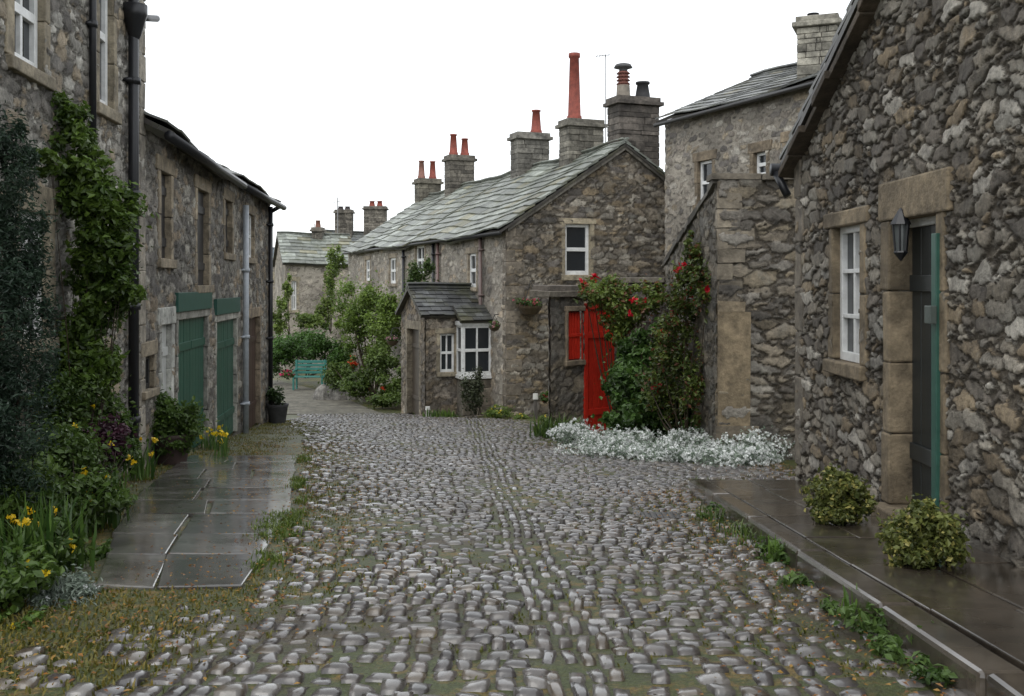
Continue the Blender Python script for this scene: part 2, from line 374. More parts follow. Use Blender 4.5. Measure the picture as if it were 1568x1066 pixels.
# ================================================================ GROUND
xs=np.concatenate([-np.geomspace(900,14,24),np.linspace(-13,13,140),np.geomspace(14,900,24)])
ys=np.concatenate([-np.geomspace(300,3,12),np.linspace(-2,26,160),np.linspace(26.5,60,50),np.geomspace(62,2500,30)])
XX,YY=np.meshgrid(xs,ys,indexing='ij')
ZZ=zg(YY)+.006*np.sin(XX*2.1+YY)*np.sin(YY*1.7)
V=np.stack([XX,YY,ZZ-.003],-1).reshape(-1,3); idx=np.arange(V.shape[0]).reshape(XX.shape)
Q=np.stack([idx[:-1,:-1],idx[1:,:-1],idx[1:,1:],idx[:-1,1:]],-1).reshape(-1,4)
g=mk('ground',V,Q,None,M_ground,None,True)
# cobbles
LBy=[1.5,3.2,3.8,4.6,6,8,11.6,15,20,22,25]; LBx=[-1.9,-1.9,-1.7,-1.25,-1.30,-1.68,-2.4,-3.1,-4.5,-4.7,-5.3]
RBy=[1.5,8.35,8.6,9.5,11.0,12.2,14,17,19.5,22,25]; RBx=[1.44,1.44,2.5,3.0,2.9,1.6,.75,.6,.5,-.5,-2.6]
def xc(y): return .44-.06*y
stones=[]
y=1.8
while y<25:
    rh=random.uniform(.095,.125) if y<12 else random.uniform(.12,.15); L=np.interp(y,LBy,LBx)+random.uniform(-.08,.08);Rr=np.interp(y,RBy,RBx)
    x=L
    while x<Rr:
        w=random.uniform(.068,.13); yy=y+.09*math.sin(x*.9+y*.25)+.02*math.sin(x*3.7)
        patch=math.sin(x*1.7+2.1*y)*math.sin(y*.83-x*.9)
        drop=(x-L<.5 and random.random()<.4) or random.random()<(.012 if patch<.75 else .16) or (Rr-x<.35 and random.random()<.3)
        if x+w<=Rr+.04 and not drop and abs(x+w/2-xc(y))>.15:
            stones.append((x+w/2,yy+rh/2,w-.010,rh-random.uniform(.008,.020)))
        x+=w
    y+=rh
y=1.8
while y<24:
    l=random.uniform(.15,.24)
    for k in (-.105,-.035,.035,.105):
        ll=l*random.uniform(.8,1); stones.append((xc(y)+k+random.uniform(-.008,.008)+.015*math.sin(y*2),y+l/2+random.uniform(-.04,.04),random.uniform(.05,.064),ll-.012))
    y+=l
ST=np.array(stones); n=len(ST); g1=np.array([-1,-.86,-.4,.4,.86,1.]); U,Vv=np.meshgrid(g1,g1,indexing='ij'); U=U.ravel();Vv=Vv.ravel()
mx=np.maximum(abs(U),abs(Vv)); rnd=1-.09*(abs(U*Vv))**2
hz=np.where(mx>.99,-.03,np.where(mx>.8,.008,.017))
sx=U*rnd*.5; sy=Vv*rnd*.5
yaw=rng.normal(size=n)*.07; tx=rng.normal(size=n)*.08; ty=rng.normal(size=n)*.08; ht=rng.uniform(.6,1.4,n); dz=rng.uniform(-.012,.005,n)+.004*np.sin(ST[:,0]*3+ST[:,1]*2)
jr=rng.normal(size=(n,2,2))*.08
LX=sx[None]*ST[:,2:3]*(1+jr[:,0,0:1]*Vv[None]+jr[:,0,1:2]*U[None])*(1+.04*rng.normal(size=(n,36))*(mx>.5)); LY=sy[None]*ST[:,3:4]*(1+jr[:,1,0:1]*U[None]+jr[:,1,1:2]*Vv[None])*(1+.04*rng.normal(size=(n,36))*(mx>.5))
X=ST[:,0:1]+LX*np.cos(yaw)[:,None]-LY*np.sin(yaw)[:,None]; Y=ST[:,1:2]+LX*np.sin(yaw)[:,None]+LY*np.cos(yaw)[:,None]
Z=zg(Y)+hz[None]*ht[:,None]+dz[:,None]+LX*tx[:,None]+LY*ty[:,None]+rng.normal(size=(n,36))*.0018
V=np.stack([X,Y,Z],-1).reshape(-1,3); i6=np.arange(36).reshape(6,6); q=np.stack([i6[:-1,:-1],i6[1:,:-1],i6[1:,1:],i6[:-1,1:]],-1).reshape(-1,4)
Q=(q[None]+36*np.arange(n)[:,None,None]).reshape(-1,4)
cp=np.array([(.078,.068,.062),(.10,.088,.080),(.058,.052,.050),(.092,.074,.054),(.125,.115,.105)]); cc=cp[rng.integers(0,5,n)]*rng.uniform(.7,1.25,(n,1))
C=np.repeat(cc,36,0)
C=C*np.tile(np.where(mx>.99,.5,1.0),n)[:,None]
mk('cobbled_street',V,Q,C,M_cob,None,True)
mb=MB()
py_=np.linspace(24.6,40,14); cx_=np.interp(py_,[24,28,32,36,40],[-4.1,-5.2,-6.6,-8.6,-11]); hw=np.interp(py_,[24,28,40],[1.3,1.0,1.0])
for i in range(13):
    P=[(cx_[i]-hw[i],py_[i],zg(py_[i])-.03),(cx_[i]+hw[i],py_[i],zg(py_[i])-.03),(cx_[i+1]+hw[i+1],py_[i+1],zg(py_[i+1])-.03),(cx_[i+1]-hw[i+1],py_[i+1],zg(py_[i+1])-.03)]
    mb.box8(P+[(a,b,c+.045) for a,b,c in P],(.14,.13,.10))
mb.make('garden_path',M_stone)
mb=MB(); ysl=[4.7,5.5,6.15,7.0,7.7,8.5,9.2,10.1,10.9,11.8]
for i in range(len(ysl)-1):
    a,b=ysl[i],ysl[i+1]
    def ex(y,t): 
        l=np.interp(y,[4.7,6,8,11.7],[-1.95,-2.4,-3.0,-3.8]); r=np.interp(y,[4.7,7,11.7],[-1.27,-1.55,-2.5]); return l+(r-l)*t
    m_=random.choice(([0,.55,1],[0,.4,1],[0,.5,1],[0,.3,.68,1]))
    for t0,t1 in zip(m_[:-1],m_[1:]):
        k=.008; tl=random.uniform(-.006,.006); za=lambda y:zg(y)+.022
        q=[(ex(a,t0)+k,a+k),(ex(a,t1)-k,a+k),(ex(b,t1)-k,b-k),(ex(b,t0)+k,b-k)]
        q=[(u+random.uniform(-.02,.02),v+random.uniform(-.01,.01)) for u,v in q]
        P=[(u,v,za(v)-.08) for u,v in q]+[(u,v,za(v)+tl*(1 if j%3 else -1)) for j,(u,v) in enumerate(q)]
        mb.box8(P,jit((.13,.123,.11),.35))
mb.make('flagstone_path',M_flag,None,.008)
pv=empty('pavement',(1.9,5,float(zg(5)))); mb=MB(); kb=MB(); y=1.0
while y<8.2:
    l=random.uniform(.7,1.15); y2=min(y+l,8.32); k=random.uniform(-.012,.012)
    P=[(1.45+k,y+.005),(1.60,y+.005),(1.60,y2-.005),(1.45+k+random.uniform(-.01,.01),y2-.005)]
    kb.box8([(a,b,zg(b)-.1) for a,b in P]+[(a,b,zg(b)+.115+k*.5) for a,b in P],jit((.10,.083,.065),.3)); y=y2
y=1.0
while y<8.2:
    l=random.uniform(.55,.9); y2=min(y+l,8.32); cut=random.uniform(1.9,2.1)
    for x0,x1 in ((1.612,cut-.006),(cut+.006,2.45)):
        k=random.uniform(-.005,.005); P=[(x0,y+.006),(x1,y+.006),(x1,y2-.006),(x0,y2-.006)]
        mb.box8([(a,b,zg(b)-.1) for a,b in P]+[(a,b,zg(b)+.11+k) for a,b in P],jit((.075,.06,.045),.25))
    y=y2
kb.make('kerb',M_flag,pv,.02); mb.make('paving_slabs',M_flag,pv,.006)
mb=MB(); yd=6.95; xd=1.03
mb.box(xd,yd,zg(yd)-.01,zg(yd)+.012,.26,.22,0,(.03,.03,.03))
for i in range(6): mb.box(xd-.10+.04*i,yd,zg(yd)+.012,zg(yd)+.02,.018,.19,0,(.06,.055,.05))
mb.make('drain_cover',M_iron)
# ================================================================ LEFT COTTAGE
def lx(y): return -2.77-.103*y
LP=((.38,.36,.315),(.28,.26,.225),(.47,.45,.40),(.31,.255,.18),(.18,.165,.145))
H=empty('stone_cottage',(-5,7,-1.7)); W=Wf((lx(3.2),3.2),(lx(10.45),10.45),(1,0))
oA=W.O(16,64,-70,102); oB=W.O(148,170,-60,165); oC=W.O(26,70,324,520); oD=W.O(136,152,485,590)
ops=[oA,oB,oC,oD]
masonry(H,W,-2.2,4.4,ops,.026,.04,(.25,.12),3,LP,M_left,'street_wall')
st=MB();fr=MB();gl=MB()
for o in ops: surround(st,W,o,.13,.2,.1,(.29,.25,.18)); window(fr,gl,W,o,.05,2 if o in(oA,oC) else 1,2,.06)
for yy in np.arange(-2.1,4.3,.28):
    st.wbox(W,W.L-(.3 if int(round(yy/.28))%2 else .18),W.L+.03,yy,yy+.272,-.2,.03,jit((.30,.27,.22),.25),.006)
Wb=Wf(W.P(W.L,0)[:2],(lx(10.45)-5,10.45+.5),(0,1)); masonry(H,Wb,-2.3,lambda s:4.4+.55*np.minimum(s,5-s).clip(0),(),.12,.03,(.27,.14),5,mat=M_left,name='end_wall')
W2=Wf((lx(3.2),3.2),(lx(3.2)-5,3.7),(0,-1)); masonry(H,W2,-2,lambda s:4.4+.55*np.minimum(s,5-s).clip(0),(),.12,.03,(.27,.14),5,mat=M_left,name='near_wall')
st.make('stone_dressings',M_stone,H,.01);fr.make('window_frames',M_paint,H,.004);gl.make('window_panes',M_glass,H)
roof(H,(lx(3)+.2,3.0,4.35),(lx(10.6)+.2,10.6,4.35),(-2.7,-.27,1.5))
roof(H,(lx(3)-5.2,3.5,4.35),(lx(10.6)-5.2,11.1,4.35),(2.7,.27,1.5))
ir=MB(); BLK=(.012,.013,.016)
def pipe(mb,W,px,z0,z1,r,col,off=.09,col2=None):
    s=W.S(px); a=W.P(s,z0,off);b=W.P(s,z1,off); mb.cyl(a,b,r,r,col,12)
    z=z0+.5
    while z<z1: mb.cyl(W.P(s,z,off),W.P(s,z+.06,off),r*1.35,r*1.35,col,12); mb.wbox(W,s-r*1.8,s+r*1.8,z+.015,z+.045,0,off,col); z+=1.1
pipe(ir,W,190,-1.85,4.3,.05,BLK); pipe(ir,W,131,.6,4.3,.03,BLK,.06)
s190=W.S(190); ir.lathe(*W.P(s190,0,.1)[:2],[(.02,2.35),(.06,2.42),(.11,2.6),(.12,2.62),(.12,2.72),(.1,2.72)],BLK)
ir.cyl(W.P(s190,2.6,.1),W.P(W.L-.05,2.75,.16),.035,.035,BLK)
ir.cyl(W.P(-.1,4.3,.25),W.P(W.L+.1,4.3,.25),.06,.06,BLK)
ir.make('drainpipes',M_iron,H,0,True)
# ================================================================ GARAGE BUILDING
H=empty('coach_house_with_garages',(-6,15,-2.3)); W=Wf((lx(10.47),10.47),(lx(20),20),(1,0))
U=[W.O(243,259,265,397),W.O(300,317,292,437),W.O(343,353,308,388),W.O(376,387,328,395)]
Lw=[W.O(217,232,545,597)]; Dw=W.O(245,260,497,None); G1=W.O(270,315,487,None);G2=W.O(329,360,490,None);D3=W.O(374,396,487,None)
ops=U+Lw+[Dw,G1,G2,D3]
masonry(H,W,-3.0,1.62,ops,.032,.04,(.26,.12),7,((.25,.23,.195),(.18,.165,.145),(.33,.31,.265),(.27,.215,.15),(.12,.11,.098)),M_left,'street_wall')
st=MB();fr=MB();gl=MB();pt=MB();ir=MB()
for o in U: surround(st,W,o,.13,.17,.1,(.27,.225,.16))
for o in U[:3]: planks(pt,W,o,.05,(.025,.025,.027),3)
window(fr,gl,W,U[3],.05,1,2); window(fr,gl,W,Lw[0],.04,3,1,col=(.03,.03,.03))
surround(st,W,Lw[0],.1,.15,.08,(.25,.21,.15))
surround(st,W,Dw,.14,.2,0,(.46,.46,.42),sill=False); planks(pt,W,Dw,.04,(.5,.51,.49),4)
TEAL=(.022,.085,.065); GRN=(.020,.088,.058)
for o in (G1,G2):
    surround(st,W,o,.09,.1,0,(.33,.32,.28),sill=False)
    st_=(o[0]-.15,o[1]+.15,o[3]+.1,o[3]+.33); pt.wbox(W,*st_,-.05,.06,TEAL)
    m_=(o[0]+o[1])/2; planks(pt,W,(o[0],m_-.004,o[2],o[3]),.03,GRN,5); planks(pt,W,(m_+.004,o[1],o[2],o[3]),.03,GRN,5)
surround(st,W,D3,.12,.18,0,(.25,.20,.14),sill=False); planks(pt,W,D3,.06,(.06,.035,.027),5)
for yy in np.arange(-2.9,1.5,.26): st.wbox(W,W.L-(.32 if int(round(yy/.26))%2 else .2),W.L+.03,yy,yy+.252,-.2,.03,jit((.24,.21,.17),.25),.006)
We=Wf(W.P(W.L,0)[:2],(lx(20)-5,20.5),(0,1)); masonry(H,We,-3.2,lambda s:1.6+.5*np.minimum(s,5-s).clip(0),(),.1,.03,(.27,.14),5,mat=M_right,name='end_wall')
st.make('stone_dressings',M_stone,H,.01);fr.make('window_frames',M_paint,H,.004);gl.make('window_panes',M_glass,H);pt.make('garage_doors',M_paint,H,.003)
roof(H,(lx(10.4)+.2,10.4,1.62),(lx(20.1)+.2,20.1,1.62),(-2.7,-.27,1.3),wav=.05)
roof(H,(lx(10.4)-5.2,10.9,1.62),(lx(20.1)-5.2,20.6,1.62),(2.7,.27,1.3))
ir.cyl(W.P(-.0,1.55,.27),W.P(W.L*.5,1.49,.27),.055,.055,BLK);ir.cyl(W.P(W.L*.5,1.49,.27),W.P(W.L+.15,1.53,.27),.055,.055,BLK); pipe(ir,W,407,-2.68,1.5,.045,BLK)
ir.cyl(W.P(W.S(407),1.4,.09),W.P(W.S(407),1.5,.26),.04,.04,BLK)
pipe(ir,W,368,-2.5,1.3,.05,(.36,.39,.42)); ir.make('gutter_and_pipes',M_iron,H,0,True)
# ================================================================ MIDDLE COTTAGE ROW
Q0=Vector((-.13,23,0)); a=Vector((-.373,.928,0)); bb=Vector((.928,.373,0))
H=empty('gable_end_cottage_row',(-1,30,-3.2))
def mp(s,t,z): q=Q0+a*s+bb*t; return (q.x,q.y,z)
LM=16.2; WG=6.06; ze=1.27; zr=3.29
W=Wf(mp(0,0,0)[:2],mp(0,WG,0)[:2],(-a.x,-a.y)); S=Wf(mp(0,0,0)[:2],mp(LM,0,0)[:2],(-bb.x,-bb.y))
gw=W.O(865,903,343,421)
masonry(H,W,-3.5,lambda s:ze+(zr-ze)*(1-np.abs(s-3.03)/3.03),[gw],.04,.05,(.36,.14),11,((.19,.165,.13),(.25,.21,.155),(.13,.115,.10),(.23,.18,.115),(.32,.29,.24)),M_mid,'gable_wall')
so=[S.O(597,607,395,434),S.O(637,651,376,420),S.O(560,567,398,430),S.O(718,730,388,440)]
masonry(H,S,-4.2,ze,so,.06,.035,(.30,.15),13,((.38,.34,.285),(.30,.27,.225),(.45,.41,.345),(.35,.285,.21),(.24,.215,.185)),M_pale,'street_wall')
Bk=Wf(mp(0,WG,0)[:2],mp(LM,WG,0)[:2],(bb.x,bb.y)); masonry(H,Bk,-4,ze,(),.15,.03,seed=3,name='rear_wall')
Fk=Wf(mp(LM,0,0)[:2],mp(LM,WG,0)[:2],(a.x,a.y)); masonry(H,Fk,-4.5,lambda s:ze+(zr-ze)*(1-np.abs(s-3.03)/3.03),(),.15,.03,seed=4,name='far_gable_wall')
st=MB();fr=MB();gl=MB();ir=MB()
surround(st,W,gw,.1,.13,.13,(.36,.31,.22)); window(fr,gl,W,gw,.08,1,2,.075)
for o in so[:3]: surround(st,S,o,.1,.15,.1,(.33,.28,.21)); window(fr,gl,S,o,.05,2,2,.07)
surround(st,S,so[3],.1,.15,.1,(.33,.28,.21)); window(fr,gl,S,so[3],.05,1,2,.07)
for px,c in ((622,BLK),(675,(.16,.10,.09)),(741,(.14,.10,.09)),(668,BLK)): pipe(ir,S,px,-3.0,1.15,.045,c)
ir.cyl(S.P(-.1,1.16,.2),S.P(LM,1.16,.2),.05,.05,(.03,.03,.03)); ir.make('gutter_and_pipes',M_iron,H,0,True)
for yy in np.arange(-3.4,1.1,.28): st.wbox(W,-.02,(.42 if int(round(yy/.28))%2 else .24)*random.uniform(.8,1.1),yy,yy+.27,-.2,.03,jit((.21,.18,.14),.3),.008)
for i in range(9):
    t0=3.03*i/9;t1=3.03*(i+1)/9
    for sg in (0,1):
        f=lambda t:(t if not sg else 6.06-t); z=lambda t:ze+(zr-ze)*t/3.03
        P=[]
        for up in (-.08,.03):
            for (t,nn) in ((t0,.1),(t1,.1),(t1,-.2),(t0,-.2)): P.append(W.P(f(t),z(t)+up,nn+random.uniform(-.01,.01)))
        st.box8(P,jit((.13,.12,.10),.25))
st.make('stone_dressings',M_stone,H,.01);fr.make('window_frames',M_paint,H,.005);gl.make('window_panes',M_glass,H)
k=(zr-ze)/3.03
SL=(.205,.22,.195)
roof(H,mp(-.12,-.22,ze-.22*k+.05),mp(LM+.1,-.22,ze-.22*k+.05),tuple(bb*3.25+Vector((0,0,3.25*k))),.55,.32,.035,SL,'front_roof',wav=.05,var=.4)
roof(H,mp(-.12,WG+.22,ze-.22*k+.05),mp(LM+.1,WG+.22,ze-.22*k+.05),tuple(-bb*3.25+Vector((0,0,3.25*k))),.65,.36,.035,SL,'rear_roof')
ch=MB();pp=MB(); yw=math.atan2(bb.y,bb.x)
def onr(L,t=3.03): return mp(L*1.0778,t,0)
x,y,_=onr(.35,3.5); chimney(ch,pp,x,y,1.12,.62,2.3,4.35,yw,[(-.28,.85,.145,(.24,.21,.17),'louver'),(.26,.42,.16,(.03,.03,.032),'n')],(.12,.105,.09))
x,y,_=onr(2.3,3.1); chimney(ch,pp,x,y,1.02,.6,2.8,4.1,yw,[(-.2,1.75,.17,TER,'tall')],(.22,.205,.17))
x,y,_=onr(5.3,3.0); chimney(ch,pp,x,y,1.0,.6,2.8,4.2,yw,[(.2,.7,.15,TER,'tall')],(.20,.19,.165))
x,y,_=onr(11.2,3.0); chimney(ch,pp,x,y,.92,.6,2.8,4.3,yw,[(-.22,.75,.14,TER,'tall'),(.2,.62,.14,TER,'tall')],(.16,.145,.12))
x,y,_=onr(14.7,3.0); chimney(ch,pp,x,y,.9,.6,2.8,3.85,yw,[(-.25,.7,.13,(.25,.12,.09),'tall'),(.2,.7,.13,TER,'tall')],(.18,.165,.13))
ch.make('chimney_stacks',M_chim,H,.014); pp.make('chimney_pots',M_terra,H,0,True)
an=MB(); x,y,_=onr(1.0,3.1); an.cyl((x,y,3.2),(x,y,5.75),.015,.012,(.2,.2,.2),6); an.cyl((x-.25,y,5.7),(x+.12,y,5.74),.01,.01,(.2,.2,.2),6)
for i in range(5): an.cyl((x-.22+.07*i,y-.15,5.71),(x-.22+.07*i,y+.15,5.71),.006,.006,(.2,.2,.2),5)
an.make('tv_aerial',M_iron,H)
# porch
Hp=empty('stone_porch',(-2,25,-3.1)); L0,L1,pr=1.4,3.45,1.5
Pf=Wf(mp(L0,-pr,0)[:2],mp(L0,0,0)[:2],(-a.x,-a.y)); Ps=Wf(mp(L0,-pr,0)[:2],mp(L1,-pr,0)[:2],(-bb.x,-bb.y)); Pb=Wf(mp(L1,-pr,0)[:2],mp(L1,0,0)[:2],(a.x,a.y))
zo=-.72; PP=((.18,.155,.125),(.23,.195,.15),(.13,.115,.10),(.22,.175,.12))
o1=(.36,.72,-2.1,-1.18); dr=(.45,1.5,float(zg(25)),-1.1)
masonry(Hp,Pf,-3.5,zo,[o1],.05,.04,(.3,.15),21,PP,name='front_wall')
masonry(Hp,Ps,-3.6,lambda s:zo+.6*(1-np.abs(s-1.02)/1.02),[dr],.05,.04,(.3,.15),22,PP,name='door_wall'); masonry(Hp,Pb,-3.6,zo,(),.1,.03,(.3,.15),23,name='side_wall')
st=MB();fr=MB();gl=MB(); surround(st,Pf,o1,.09,.13,.1,(.27,.235,.17)); window(fr,gl,Pf,o1,.06,2,2,.05)
surround(st,Ps,dr,.15,.2,0,(.22,.19,.14),sill=False); planks(fr,Ps,dr,.12,(.08,.065,.05),5)
st.make('stone_dressings',M_stone,Hp,.01); fr.make('joinery',M_paint,Hp,.004); gl.make('window_panes',M_glass,Hp)
hr=(L1-L0)/2; R1=a*(hr+.12); 
roof(Hp,mp(L0-.12,-pr-.15,zo-.04),mp(L0-.12,0,zo-.04),(R1.x,R1.y,.66),.28,.17,.02,(.06,.062,.062),'roof',wav=.015)
roof(Hp,mp(L1+.12,-pr-.15,zo-.04),mp(L1+.12,0,zo-.04),(-R1.x,-R1.y,.66),.28,.17,.02,(.06,.062,.062),'roof_rear',wav=.015)
Hb=empty('bay_window',(-.9,23.7,-3)); st=MB();fr=MB();gl=MB()
bx0,bx1,bd=.78,1.5,.42; Bf=Wf(mp(L0-bd,-pr+bx0,0)[:2],mp(L0-bd,-pr+bx1,0)[:2],(-a.x,-a.y)); Bs=Wf(mp(L0-bd,-pr+bx0,0)[:2],mp(L0,-pr+bx0,0)[:2],(-bb.x,-bb.y)); Br=Wf(mp(L0-bd,-pr+bx1,0)[:2],mp(L0,-pr+bx1,0)[:2],(bb.x,bb.y))
window(fr,gl,Bf,(0,Bf.L,-2.15,-.98),.0,2,2,.06); window(fr,gl,Bs,(0.02,Bs.L,-2.15,-.98),.0,1,2,.05); window(fr,gl,Br,(0.02,Br.L,-2.15,-.98),.0,1,2,.05)
fr.wbox(Bf,-.05,Bf.L+.05,-2.24,-2.15,-bd,.06,WHITE); fr.wbox(Bf,-.05,Bf.L+.05,-.98,-.88,-bd,.06,WHITE)
st.wbox(Bf,-.0,Bf.L,-3.3,-2.24,-bd,.0,(.2,.18,.15))
for r_ in range(5):
    for c_ in range(3): st.wbox(Bf,Bf.L*c_/3+.005,Bf.L*(c_+1)/3-.005,-3.3+.21*r_,-3.3+.21*r_+.2,-.05,.03,jit((.18,.155,.12),.35),.008)
st.make('base_stonework',M_stone,Hb,.01); fr.make('window_frames',M_paint,Hb,.005); gl.make('window_panes',M_glass,Hb)
roof(Hb,mp(L0-bd-.15,-pr+bx0-.1,-.88),mp(L0-bd-.15,-pr+bx1+.12,-.88),(a.x*.6,a.y*.6,.36),.26,.15,.02,(.07,.072,.07),'roof',ridge=False,wav=.01)
# ================================================================ LONG HOUSE RIGHT BACK
H=empty('long_stone_house',(6,18,-2.6)); W=Wf((3.44,22.5),(8.0,12.4),(-1,-.4))
wo=[W.O(1069,1091,246,312),W.O(1155,1174,233,270),W.O(1206,1222,216,256)]
masonry(H,W,-2.8,3.65,wo,.045,.04,(.31,.14),31,((.20,.175,.145),(.26,.23,.19),(.15,.135,.12),(.30,.25,.18),(.38,.35,.30)),M_pale,'street_wall')
st=MB();fr=MB();gl=MB()
for o in wo: surround(st,W,o,.12,.2,.12,(.22,.175,.12)); window(fr,gl,W,o,.08,1,2,.06)
st.make('stone_dressings',M_stone,H,.01);fr.make('window_frames',M_paint,H,.005);gl.make('window_panes',M_glass,H)
nb=-W.n; W3=Wf((3.44,22.5),(3.44+nb.x*5,22.5+nb.y*5),(W.d.x*-1,W.d.y*-1)); masonry(H,W3,-3,lambda s:3.65+.4*np.minimum(s,5-s).clip(0),(),.12,.03,seed=7,name='far_gable')
e0=Vector((3.44,22.5,3.62))+W.n*.2-W.d*.1; e1=Vector((8.0,12.4,3.62))+W.n*.2
roof(H,e0,e1,(nb.x*2.7,nb.y*2.7,1.15),.45,.28,.025,(.15,.155,.15),wav=.04); 
e0=e0+nb*5.4; e1=e1+nb*5.4; roof(H,e0,e1,(-nb.x*2.7,-nb.y*2.7,1.15),.45,.28,.025,(.15,.155,.15),'rear_roof')
ir=MB(); ir.cyl(W.P(-.1,3.55,.22),W.P(W.L,3.55,.22),.045,.045,(.02,.02,.02)); ir.make('gutter',M_iron,H,0,True)
ch=MB();pp=MB(); chimney(ch,pp,5.72,18.75,.72,.6,3.6,4.75,-.4,[(-.1,.1,.1,(.05,.05,.05),'n')],(.28,.265,.22)); ch.make('chimney_stack',M_chim,H,.014);pp.make('chimney_pot',M_terra,H)
# ================================================================ RIGHT HOUSE
H=empty('rubble_gable_house',(4,5,-1.5)); XW=2.4; W=Wf((XW,8.4),(XW,.6),(-1,0))
def rt(s): return 1.04+.466*np.minimum(s,8.8-s)-.05*np.sin(np.minimum(s,4.4)/4.4*math.pi)
rw=W.O(1280,1322,345,555); rd=list(W.O(1370,1440,331,None)); rd[2]=float(zg(6.0))+.15; rd=tuple(rd)
masonry(H,W,-2.0,rt,[rw,rd],.0125,.042,(.23,.088),41,((.235,.205,.16),(.30,.27,.22),(.155,.135,.11),(.26,.205,.135),(.43,.40,.345)),M_right,'gable_wall')
st=MB();fr=MB();gl=MB();ir=MB();pt=MB()
B2=(.22,.175,.115)
surround(st,W,rw,.12,.11,.1,B2,.04); window(fr,gl,W,rw,.05,2,3,.05)
surround(st,W,rd,.13,.24,0,B2,.045,sill=False,rec=.16); st.wbox(W,rd[0]-.1,rd[1]+.1,rd[2]-.12,rd[2],-.2,.12,B2,.004)
fr.wbox(W,rd[1]-.10,rd[1],rd[2],rd[3],-.14,-.02,WHITE); fr.wbox(W,rd[0],rd[1]-.1,rd[3]-.05,rd[3],-.14,-.08,WHITE)
planks(pt,W,(rd[0],rd[1]-.1,rd[2],rd[3]-.05),.11,(.025,.03,.03),4)
pt.wbox(W,rd[1]+.005,rd[1]+.07,rd[2],rd[3]-.12,.0,.055,(.03,.10,.075))
pt.wbox(W,rd[1]+.02,rd[1]+.1,-.22,-.12,.062,.10,(.08,.10,.09))
for i in range(7):
    z0=-1.5+i*.37
    st.wbox(W,-.03,.20 if i%2 else .13,z0,z0+.362,-.2,.03,jit((.19,.165,.13),.25),.008)
fr.make('window_and_door_frames',M_paint,H,.004);gl.make('window_panes',M_glass,H);pt.make('door_and_green_casing',M_paint,H,.004);st.make('stone_dressings',M_stone,H,.012)
roof(H,(2.28,8.55,1.02),(8,8.55,1.02),(0,-4.55,2.1),.42,.3,.03,(.14,.14,.13),wav=.015); roof(H,(2.28,-.55,1.02),(8,-.55,1.02),(0,4.55,2.1),.42,.3,.03,(.14,.14,.13),'roof_near')
vb=MB()
for i in range(14):
    s0_=-.15+4.55*i/14; s1_=-.15+4.55*(i+1)/14; P=[]; q_=random.uniform(-.02,.03)
    for up in (-.07,-.01):
        for (t,nn) in ((s0_,.12+q_),(s1_,.12+q_),(s1_,-.05),(s0_,-.05)): P.append(W.P(t,1.04+.466*t+up-.03*math.sin(max(0,t)/4.4*math.pi)+random.uniform(-.008,.008),nn))
    vb.box8(P,jit((.09,.07,.05),.35))
vb.make('verge_slates',M_stone,H,.006)
W4=Wf((XW,8.4),(8,8.4),(0,1)); masonry(H,W4,-2.2,1.04,(),.1,.03,seed=8,name='rear_wall')
ir.cyl((2.22,8.62,.98),(8,8.62,.98),.055,.055,BLK); ir.cyl((2.26,8.6,.95),(2.33,8.5,.75),.035,.035,BLK)
ir.make('gutter',M_iron,H,0,True)
ln=MB(); s_=W.S(1392); X,Y,_=W.P(s_,0,.02); zc=.27
ln.cyl((X+.1,Y+.0,zc+.17),(X-.03,Y,zc+.17),.012,.012,BLK,8); X-=.03
ln.lathe(X,Y,[(.005,zc+.19),(.02,zc+.17),(.06,zc+.10),(.065,zc+.09),(.04,zc+.09)],BLK,8); 
for i in range(6):
    a_=i*math.pi/3; ln.cyl((X+.05*math.cos(a_),Y+.05*math.sin(a_),zc+.1),(X+.035*math.cos(a_),Y+.035*math.sin(a_),zc-.07),.006,.006,BLK,5)
ln.lathe(X,Y,[(.04,zc-.07),(.045,zc-.08),(.02,zc-.11),(.004,zc-.13)],BLK,8); ln.lathe(X,Y,[(.042,zc+.09),(.03,zc-.07)],(.10,.11,.11),8)
ln.make('wall_lantern',M_iron)
# ================================================================ OUTBUILDING + GARDEN WALL
H=empty('stone_outbuilding',(3,13,-2)); W=Wf((2.36,11.5),(4.9,11.5),(0,-1)); S=Wf((2.36,11.5),(2.3,15),(-1,0))
OP=((.24,.205,.155),(.18,.16,.13),(.28,.235,.165),(.14,.125,.105),(.30,.275,.235))
masonry(H,W,-2.3,1.2,(),.022,.045,(.36,.125),51,OP,M_right,'front_wall')
masonry(H,S,-2.6,lambda s:1.15-.25*s,(),.035,.04,(.3,.135),52,((.17,.15,.12),(.13,.12,.10),(.2,.17,.125)),M_mid,'side_wall')
st=MB()
x_=-.08
while x_<W.L: 
    l=random.uniform(.3,.6); st.wbox(W,x_,x_+l-.01,1.19,1.26+random.uniform(-.01,.01),-.3,.06+random.uniform(-.02,.02),jit((.15,.13,.10),.3),.008); x_+=l
st.wbox(W,-.01,.36,-1.62,-.32,-.1,.035,(.26,.205,.13),.008); st.wbox(W,-.01,.30,-.32,-.2,-.1,.04,(.28,.225,.15),.008); st.wbox(W,-.03,.45,-2.1,-1.62,-.1,.045,(.18,.15,.11),.01)
z0=-.19
while z0<1.15:
    h_=min(random.uniform(.12,.26),1.19-z0); st.wbox(W,-.015,random.uniform(.15,.42),z0,z0+h_-.008,-.1,random.uniform(.012,.035),jit((.215,.185,.14),.3),.008); z0+=h_
s_=0
